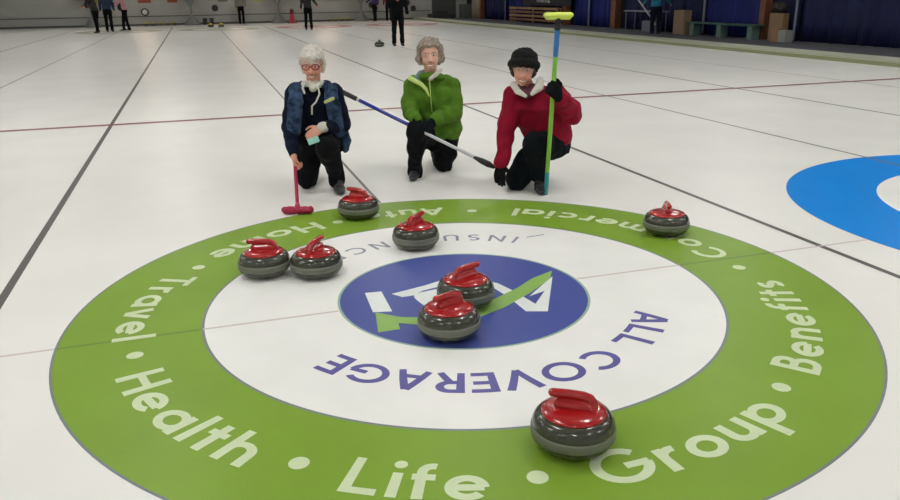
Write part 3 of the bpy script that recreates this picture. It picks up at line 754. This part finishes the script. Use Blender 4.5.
# ---- people far off: standing figures
def standing(label, pos, ang, top, bottom, hair, arms=('down', 'down'), lean=0.0, stride=.1, s=1.0, skin=m_skin, group='players at the far end'):
    root = thing('person', label, 'person', group=group)
    fw = Vector((math.cos(ang), math.sin(ang), 0)); lf = Vector((-fw.y, fw.x, 0)); o = Vector((pos[0], pos[1], 0)); u = Vector((0, 0, 1))
    P = lambda x, y, z: o + (lf*x + fw*y + u*z)*s          # x to the figure's left, y ahead
    ly = lambda z: lean*max(0, z-.9)                        # forward lean
    pel, wst, cst = P(0, 0, .93), P(0, ly(1.12), 1.12-.05*lean), P(0, ly(1.32), 1.32-.12*lean)
    shz = 1.43-.2*lean
    shL, shR = P(.18, ly(1.45), shz), P(-.18, ly(1.45), shz)
    hf = frame(P(0, ly(1.62)+.02, 1.63-.34*lean), fw, 0, 0)
    if lean: hf = (hf[0] @ Matrix.Rotation(-lean*.6, 3, 'X'), hf[1])
    arm = {}
    for s_, sh, kind in ((1, shL, arms[0]), (-1, shR, arms[1])):
        b0 = ly(1.45)
        if kind == 'down': el, wr = P(.25*s_, b0+.0, shz-.30), P(.27*s_, b0+.06, shz-.54)
        elif kind == 'out': el, wr = P(.30*s_, b0+.05, shz-.27), P(.42*s_, b0+.20, shz-.42)
        elif kind == 'chest': el, wr = P(.27*s_, b0+.04, shz-.27), P(.08*s_, b0+.24, shz-.16)
        elif kind == 'fwd': el, wr = P(.22*s_, b0+.14, shz-.24), P(.12*s_, b0+.38, shz-.30)
        arm[s_] = (sh, el, wr)
    kn, an = {}, {}
    for s_ in (1, -1):
        kn[s_] = P(.10*s_, stride*s_*.5+.02, .50); an[s_] = P(.11*s_, stride*s_, .09)
    b = MB(); torso(b, pel, wst, cst, shR, shL, fw, .15*s, .13*s, .16*s, .10*s, .09*s, .11*s)
    b.cap(P(0, ly(1.48), shz+.03), hf[1]-u*.05, .05*s, .048*s); head_prims(b, hf, s)
    for s_ in (1, -1):
        sh, el, wr = arm[s_]; b.chain([sh, el, wr], [.05*s, .038*s, .026*s])
        hand_prims(b, wr, (wr-el), lf*s_*.8-fw*.2 if True else u, fw, curl=.5, scale=s)
        b.chain([P(.085*s_, 0, .9), kn[s_], an[s_]], [.075*s, .05*s, .035*s])
    b.blob('body', skin, root, voxel=.008, smooth=2)
    face_features(hf, root, s)
    j = MB(); torso(j, pel, wst, cst, shR, shL, fw, .18*s, .17*s, .19*s, .135*s, .13*s, .135*s)
    for s_ in (1, -1):
        sh, el, wr = arm[s_]; j.chain([sh, el, wr+(el-wr)*.05], [.075*s, .062*s, .046*s])
    j.blob('jacket', top, root, voxel=.012, smooth=3, disp=.02, dscale=.08)
    t = MB(); t.loft([(P(0, 0, .98), lf*.165*s, fw*.12*s), (P(0, 0, .90), lf*.175*s, fw*.135*s), (P(0, 0, .80), lf*.165*s, fw*.12*s)])
    for s_ in (1, -1): t.chain([P(.09*s_, 0, .86), kn[s_], an[s_]], [.095*s, .072*s, .062*s])
    t.blob('trousers', bottom, root, voxel=.012, smooth=3, disp=.015, dscale=.08)
    for s_ in (1, -1):
        f = MB(); a = Vector((*an[s_].xy, 0)); shoe(f, a-fw*.05, a+fw*.2); f.blob('shoe', m_shoed, root, voxel=.007, smooth=2)
    T = lambda *p: tr(hf, [q*s for q in p])
    hr = MB(); hr.ell(T(0, -.028, .040), (.090*s, .094*s, .088*s), hf[0])
    for s_ in (1, -1): hr.cap(T(.08*s_, -.01, .04), T(.078*s_, -.02, -.03), .026*s, .02*s)
    hr.cap(T(-.04, -.07, -.02), T(.04, -.07, -.02), .04*s, .04*s)
    hr.blob('hair', hair, root, voxel=.009, smooth=2)
    return root, arm
m_purple = mat('purple_cloth', (66, 48, 104), rough=.8)
m_dred = mat('dark_red_cloth', (122, 40, 58), rough=.8)
m_pink = mat('pink_cloth', (200, 142, 150), rough=.8)
m_navy2 = mat('navy_hoodie', (44, 56, 84), rough=.8)
m_beige = mat('beige_cloth', (136, 132, 122), rough=.8)
m_char = mat('charcoal_cloth', (50, 46, 46), rough=.8, var=.3)
m_teal = mat('teal_cloth', (28, 122, 150), rough=.8)
tocam = math.atan2(-HF.y, -HF.x)
standing('person in black jacket and trousers standing on the ice beyond the green jacket', (4.42, 18.7), tocam+.25, m_black, m_black, m_hair_d, ('down', 'chest'), stride=.06)
standing('person in purple jacket at the far wall behind the player in black', (8.6, 40.4), tocam-.6, m_purple, m_black, m_hair_d, ('down', 'out'))
standing('person in dark red jacket at the far wall, half hidden by the player in black', (9.25, 39.8), tocam+.1, m_dred, m_black, m_hair_d, ('down', 'down'))
standing('person in charcoal jacket walking on the far ice above the white-haired person', (3.59, 31.1), tocam+.2, m_char, m_black, m_hair_d, ('out', 'down'), stride=.08)
standing('person in beige top and black trousers standing at the far wall', (1.35, 40.9), tocam+PI, m_beige, m_black, m_hair_g, ('down', 'down'), stride=.03)
standing('person in charcoal jacket at the left end of the far group of three', (-5.15, 34.2), tocam-.5, m_char, m_black, m_hair_d, ('fwd', 'fwd'), lean=.25)
standing('person in navy hoodie standing in the middle of the far group of three', (-4.72, 34.9), tocam+PI+.3, m_navy2, m_black, m_hair_d, ('down', 'down'), s=1.04)
r_, armp = standing('person in pink jacket at the right of the far group of three', (-4.1, 35.9), tocam-1.3, m_pink, m_black, m_hair_g, ('fwd', 'fwd'), lean=.2)
r_, armt = standing('person in teal jacket and dark trousers beside the table at the blue curtains', (13.35, 19.45), tocam+PI*.9, m_teal, m_navycl, m_hair_d, ('out', 'out'), group='people on the carpet walkway')
# brooms held by them
wr = armt[1][2]
bt = thing('curling_broom', 'white curling broom held slanting by the person in teal', 'broom', (wr.x, wr.y, wr.z))
MB().cap((-.18, .12, .15), (.28, -.3, -.62), .022, .022).build('handle', m_whitesh, bt)
MB().cap((.25, -.33, -.65), (.33, -.26, -.65), .04, .04).build('broom_head', m_pale, bt)
wr = armp[1][2]
bp_ = thing('curling_broom', 'dark curling broom with round head held up by the person in pink', 'broom', (wr.x, wr.y, wr.z))
MB().cap((-.25, 0, .35), (.34, 0, -.02), .015, .015).build('handle', m_blk, bp_)
MB().cap((.36, 0, -.10), (.36, 0, .06), .12, .12, flat=.6, fdir=(0, 1, 0)).build('broom_head', m_dred if False else m_blk, bp_)

# ------------------------------------------------------------------ far wall furniture
m_stand = mat('grey_stand', (128, 132, 130), rough=.5)
m_board = mat('score_board', (190, 190, 184), rough=.6)
st = thing('scoreboard_stand', '', 'scoreboard stand', group='scoreboard stands at the far wall')
MB().lathe([(0, .002), (.42, .002), (.42, .05), (.06, .52), (.05, .9), (.06, .95), (.30, 1.4), (0, 1.4)], 24).build('pedestal', m_stand, st)
MB().box((-.8, -.04, 1.4), (.8, .04, 2.2)).build('board', m_board, st, smooth=False, bevel=.01)
for i, (x, lb) in enumerate(((-1.2, 'grey scoreboard pedestal at the far wall, left of the person in beige'), (3.35, 'grey scoreboard pedestal at the far wall left of the red cone'),
                             (8.0, 'grey scoreboard pedestal at the far wall nearest the purple jacket'), (-6.1, 'grey scoreboard pedestal at the far wall behind the left group'))):
    if i == 0: st.location = (x, 41.3, 0); st['label'] = lb
    else: dup(st, (x, 41.3, 0), 0, lb)
m_cone = mat('red_cone_plastic', (176, 60, 76), rough=.5)
cn = thing('traffic_cone', 'small dull red cone with dark tip at the far wall', 'cone', (4.0, 40.5, 0))
MB().lathe([(0, .002), (.26, .002), (.26, .04), (.20, .05), (.09, .55), (0, .55)], 24).build('cone_body', m_cone, cn)
MB().lathe([(0, .5), (.11, .5), (.12, .62), (.08, .74), (0, .76)], 20).build('cone_tip', mat('maroon_plastic', (110, 34, 48)), cn)
# round discs and sheets hung on the wall
m_disc = mat('dark_disc', (58, 58, 58), rough=.5)
for x, z, lb in ((.06, .84, 'dark round disc on the far wall between pedestal and person in beige'), (8.75, .86, 'dark round disc on the far wall beside the purple jacket'),
                 (10.9, .95, 'dark round disc on the far wall right of the player in black, upper of two'), (11.25, .62, 'dark round disc on the far wall right of the player in black, lower of two')):
    o = MB().lathe([(0, 0), (.16, 0), (.17, .03), (.12, .07), (0, .08)], 24).build('wall_disc', m_disc)
    o.location = (x, Y1-.001, z); o.rotation_euler = (PI/2, 0, 0); tag(o, lb, 'wall disc', 'round discs on the far wall')
tm = thing('wall_timer', 'pale round timer in a grey frame on the far wall right of the left group', 'timer', (-3.54, Y1-.01, .7))
MB().chain([(.165*math.cos(q*PI/12), -.02, .165*math.sin(q*PI/12)) for q in range(25)], [.03]*25, n=8).build('rim', m_disc, tm)
MB().lathe([(0, 0), (.15, 0), (.15, .03), (0, .03)], 24).build('face', m_white, tm).rotation_euler = (PI/2, 0, 0)
posters = [(-6.0, (190, 180, 90), 'yellow'), (-3.5, (176, 84, 66), 'brick red'), (-2.1, (170, 90, 60), 'rust'), (.5, (120, 120, 112), 'grey'), (2.4, (200, 196, 90), 'yellow'), (6.3, (190, 70, 74), 'red'), (7.4, (176, 190, 176), 'pale green')]
for x, c, nm in posters:
    wd = .5 if nm != 'brick red' else .64
    o = MB().box((x-wd/2, Y1-.02, 1.16), (x+wd/2, Y1+(.0022 if wd < .7 else .0004), 1.9)).build('poster', mat('poster_'+nm.replace(' ', '_')+str(int(x*10)), c), smooth=False)
    nb = {-6.0: 'above the left group', -3.5: 'above the round timer', -2.1: 'left of the first pedestal', .5: 'above the dark disc', 2.4: 'right of the person in beige', 6.3: 'between the two right pedestals', 7.4: 'beside the third pedestal'}[x]
    tag(o, '%s poster low on the far wall %s' % (nm, nb), 'poster', 'posters on the far wall')
for x, lb in ((-.55, 'left of two small dark bins by the pedestal'), (-.2, 'right of two small dark bins by the pedestal')):
    o = MB().lathe([(0, .001), (.09, .001), (.12, .34), (.10, .34), (.08, .03), (0, .03)], 18).build('small_bin', m_disc)
    o.location = (x, 41.4, 0); tag(o, lb, 'bin', 'small dark bins')
m_machine = mat('dark_machine', (62, 66, 62), rough=.6)
sc = thing('ice_scraper', 'low dark ice scraper machine at the right end of the far wall', 'machine', (12.75, 41.2, 0))
MB().box((-.75, -.35, .06), (.75, .35, .3)).build('body', m_machine, sc, smooth=False, bevel=.03)
MB().box((-.4, -.3, .3), (.35, .3, .5)).build('motor_cover', m_machine, sc, smooth=False, bevel=.05)
for x in (-.55, .55): 
    for y in (-.36, .36): MB().lathe([(0, -.03), (.08, -.03), (.08, .03), (0, .03)], 16).build('wheel', m_blk, sc).matrix_local = Matrix.Translation((x, y, .082)) @ Matrix.Rotation(PI/2, 4, 'X')
cb = thing('cabinet', 'grey metal cabinet in the far right corner', 'cabinet', (14.1, 40.7, .051))
m_cab = mat('cabinet_grey', (92, 96, 92), rough=.5)
MB().box((-.32, -.3, .0), (.32, .3, .78)).build('body', m_cab, cb, smooth=False, bevel=.01)
MB().box((-.28, -.32, .06), (-.01, -.3, .74)).build('door', m_cab, cb, smooth=False, bevel=.004)
MB().box((.01, -.32, .06), (.28, -.3, .74)).build('door', m_cab, cb, smooth=False, bevel=.004)
# ------------------------------------------------------------------ right side: curtains, posts, furniture
m_curt = mat('royal_blue_curtain', (3, 24, 100), rough=.75, var=.18, scale=1.5)
m_curt2 = mat('navy_curtain', (6, 18, 66), rough=.75, var=.18, scale=1.5)
m_curt_b = mat('beige_curtain', (150, 140, 122), rough=.8, var=.1, scale=3)
m_wood = mat('stained_wood', (112, 70, 46), rough=.6, var=.25, scale=4)
m_woodp = mat('pale_wood', (158, 128, 92), rough=.6, var=.2, scale=5)
m_seam = mat('grey_pole', (120, 126, 140), rough=.4)
def curtain(y0, y1, m, label, x=14.45, z1=3.2):
    vs = []; fs = []; n = max(8, int((y1-y0)/.04)); K = 6
    for i in range(n+1):
        y = y0+(y1-y0)*i/n
        for k in range(K+1):
            z = .06+(z1-.06)*k/K
            vs.append((x+.06*math.sin(y*13+.3*math.sin(z*2))+.025*math.sin(y*31+z), y, z))
    for i in range(n):
        for k in range(K): a = i*(K+1)+k; fs.append((a, a+K+1, a+K+2, a+1))
    o = MB().add(vs, fs).build('curtain', m); md = o.modifiers.new('t', 'SOLIDIFY'); md.thickness = .012
    tag(o, label, 'curtain', 'blue curtains along the walkway' if m is not m_curt_b else None); return o
curtain(10.2, 14.1, m_curt2, 'navy curtain nearest the camera, right of the last slanting pole')
curtain(14.2, 15.05, m_curt2, 'narrow navy curtain between the cartons and the pole')
curtain(15.6, 18.15, m_curt, 'royal blue curtain behind the green bench')
curtain(18.25, 23.2, m_curt2, 'navy curtain behind the grey table')
curtain(24.2, 25.85, m_curt, 'royal blue curtain right of its pole, beside the wooden post')
curtain(25.95, 27.4, m_curt, 'royal blue curtain between the pole and the second wooden post')
curtain(28.4, 31.3, m_curt2, 'navy curtain behind the slatted bench')
curtain(31.4, 35.0, m_curt, 'royal blue curtain at the left end of the slatted bench')
curtain(35.1, 38.3, m_curt2, 'navy curtain beside the pale drape at the far corner')
curtain(38.7, 40.3, m_curt_b, 'pale beige drape at the far right corner', x=14.3)
for y, lb in ((14.15, 'grey pole between navy curtains at the right edge'), (18.2, 'grey pole behind the green bench'), (25.9, 'grey pole between the two wooden posts'), (35.05, 'grey pole in the far corner')):
    o = MB().cap((0, 0, .10), (0, 0, 3.4), .035, .035).build('curtain_pole', m_seam); o.location = (14.30, y, 0)
    tag(o, lb, 'pole', 'grey curtain poles')
for y, w_, m, lb in ((15.33, .22, m_wood, 'orange-brown wooden post beside the green bench'), (23.7, .36, m_wood, 'brown wooden post between the table and the curtain pole'),
                  (27.9, .34, m_wood, 'brown wooden post at the end of the slatted bench'), (38.45, .2, m_wood, 'brown wooden post in the far corner')):
    o = MB().box((14.15, y-w_/2, .051), (14.4, y+w_/2, H-.02)).build('wooden_post', m, smooth=False, bevel=.012)
    tag(o, lb, 'post', 'wooden posts along the walkway')
struct(MB().box((12.4, Y1-.04, .002), (13.9, Y1-.001, 2.1)).build('door_1', m_cab, smooth=False, bevel=.004))
# green bench
m_benchg = mat('green_bench_paint', (58, 96, 84), rough=.6)
bn = thing('bench', 'long green bench in front of the blue curtain', 'bench', (13.95, 16.75, .051))
MB().box((-.18, -1.65, .36), (.18, 1.6, .41)).build('seat', m_benchg, bn, smooth=False, bevel=.01)
for y in (-1.4, .0, 1.35): MB().box((-.14, y-.1, 0), (.14, y+.1, .36)).build('leg', mat('bench_leg_paint', (96, 122, 116)), bn, smooth=False, bevel=.008)
# slatted wooden bench
sb = thing('slatted_bench', 'pale wooden slatted bench rack below the white lettering', 'bench', (13.9, 30.7, .051))
for k in range(4): MB().box((-.05, -2.7, .10+.17*k), (.0, 2.7, .20+.17*k)).build('slat', m_woodp if k % 2 else mat('brown_wood', (128, 92, 66), var=.2), sb, smooth=False, bevel=.008)
for y in (-2.6, 0, 2.6): MB().box((0, y-.05, 0), (.08, y+.05, .72)).build('upright', m_woodp, sb, smooth=False, bevel=.008)
MB().box((0, -2.7, .66), (.22, 2.7, .70)).build('seat', m_woodp, sb, smooth=False, bevel=.008)
for y in (-2.6, 2.6): MB().box((.16, y-.05, 0), (.215, y+.05, .66)).build('leg', m_woodp, sb, smooth=False, bevel=.008)
# dark banner with white letters
m_ban = mat('black_banner', (26, 26, 40), rough=.7)
bz = thing('banner', 'dark banner with white block letters above the slatted bench', 'banner', (14.14, 29.8, 1.45))
MB().box((-.01, -2.6, -.62), (.01, 2.6, .55)).build('cloth', m_ban, bz, smooth=False)
lt = MB(); x = 0; s_ = .42
for ch in 'NUE SALE'.replace('NUE SALE', 'NURIL'):
    wd, strokes = G[ch if ch in G else 'I']
    for st_ in strokes:
        if st_ == 'dot': continue
        vs, fs = ribbon(st_, .2)
        lt.add([(-.016, .9-(x+v.x)*s_, -.48+v.y*s_) for v in vs], fs)
    x += wd+.15
lt.build('letters', m_board, bz, smooth=False)
# grey table with box below
tb = thing('table', 'narrow grey table beside the person in teal', 'table', (14.0, 21.0, .051))
m_tab = mat('grey_table', (128, 132, 146), rough=.5)
MB().box((-.25, -1.0, .66), (.22, 1.2, .70)).build('tabletop', m_tab, tb, smooth=False, bevel=.006)
for y in (-.9, 1.1):
    for x in (-.2, .17): MB().cap((x, y, .015), (x, y, .66), .015, .015).build('leg', m_seam, tb)
bx = MB().box((13.85, 20.3, .052), (14.12, 21.1, .42)).build('storage_box', mat('grey_box', (110, 116, 134)), smooth=False, bevel=.01)
tag(bx, 'grey storage box under the narrow table', 'box')
tw = MB().box((13.80, 18.55, .052), (14.1, 19.1, .80)).build('carton', mat('tan_card', (150, 124, 104), var=.08), smooth=False, bevel=.01)
tag(tw, 'tall tan carton between the person in teal and the green bench', 'carton')
# cartons by the post
for a, b_, c, lb in (((13.75, 14.12, .052), (14.0, 14.38, .40), (156, 118, 86), 'small tan carton at the foot of the orange-brown post'),
                     ((13.72, 13.80, .052), (13.98, 14.08, .36), (150, 152, 146), 'pale grey carton right of the wooden post'),
                     ((14.04, 14.32, .052), (14.24, 14.86, .78), (138, 112, 86), 'tall brown carton behind the two small ones')):
    o = MB().box(a, b_).build('carton', mat('card_%d' % c[0], c, var=.06), smooth=False, bevel=.008); tag(o, lb, 'carton', 'cartons by the post')
bg = MB().cap((14.13, 14.46, .935), (14.13, 14.72, .935), .135, .135).blob('bag', mat('dark_brown_leather', (44, 32, 30)), voxel=.01, disp=.03, dscale=.1)
tag(bg, 'dark brown bag on top of the tall brown carton', 'bag')

# ------------------------------------------------------------------ lights
m_lamp = mat('lamp_diffuser', (255, 255, 250), emit=(1, .985, .955, 26))
m_fix = mat('lamp_housing', (150, 150, 150), rough=.5)
lp = thing('ceiling_lamp', '', 'ceiling lamp', group='high ceiling lamps')
MB().box((-.2, -.62, 0), (.2, .62, .09)).build('housing', m_fix, lp, smooth=False, bevel=.01)
MB().box((-.18, -.6, -.02), (.18, .6, -.001)).build('diffuser', m_lamp, lp, smooth=False)
for s_ in (-.5, .5): MB().cap((0, s_, .09), (0, s_, .6), .006, .006, n=6).build('hanger', m_fix, lp)
n_ = 0
for i in range(6):
    for j in range(8):
        if j >= 3 and (i+j) % 2 and not (j == 3 and i == 0): continue          # the far part of the hall is lit by fewer lamps
        lb = 'white ceiling lamp in the ceiling lamp grid'; p_ = (-10.8+4.34*i, -6+6*j, H-.6)
        if n_ == 0: lp.location = p_; lp['label'] = lb
        else: dup(lp, p_, 0, lb)
        n_ += 1
m_warm = mat('warm_glass', (255, 226, 200), emit=(1, .70, .52, 5))
wl = thing('wall_lamp', '', 'wall lamp', group='warm wall lamps on the far wall')
MB().box((-.35, -.06, -.5), (.35, .0, .5)).build('back_plate', m_fix, wl, smooth=False)
MB().box((-.3, -.16, -.45), (.3, -.06, .45)).build('shade', m_warm, wl, smooth=False, bevel=.03)
for i, x in enumerate((-3.6, 1.35, 6.1, 10.5)):
    lb = 'warm lit wall lamp high on the far wall'
    if i == 0: wl.location = (x, Y1, 2.9); wl['label'] = lb
    else: dup(wl, (x, Y1, 2.9), 0, lb)

wd_ = bpy.data.worlds.new('world'); bpy.context.scene.world = wd_; wd_.use_nodes = True
wd_.node_tree.nodes['Background'].inputs['Color'].default_value = (.5, .5, .5, 1); wd_.node_tree.nodes['Background'].inputs['Strength'].default_value = .3
sc_ = bpy.context.scene
sc_.view_settings.view_transform = 'Standard'; sc_.view_settings.look = 'None'; sc_.view_settings.gamma = 1; sc_.view_settings.use_curve_mapping = False
sc_.view_settings.exposure = .80
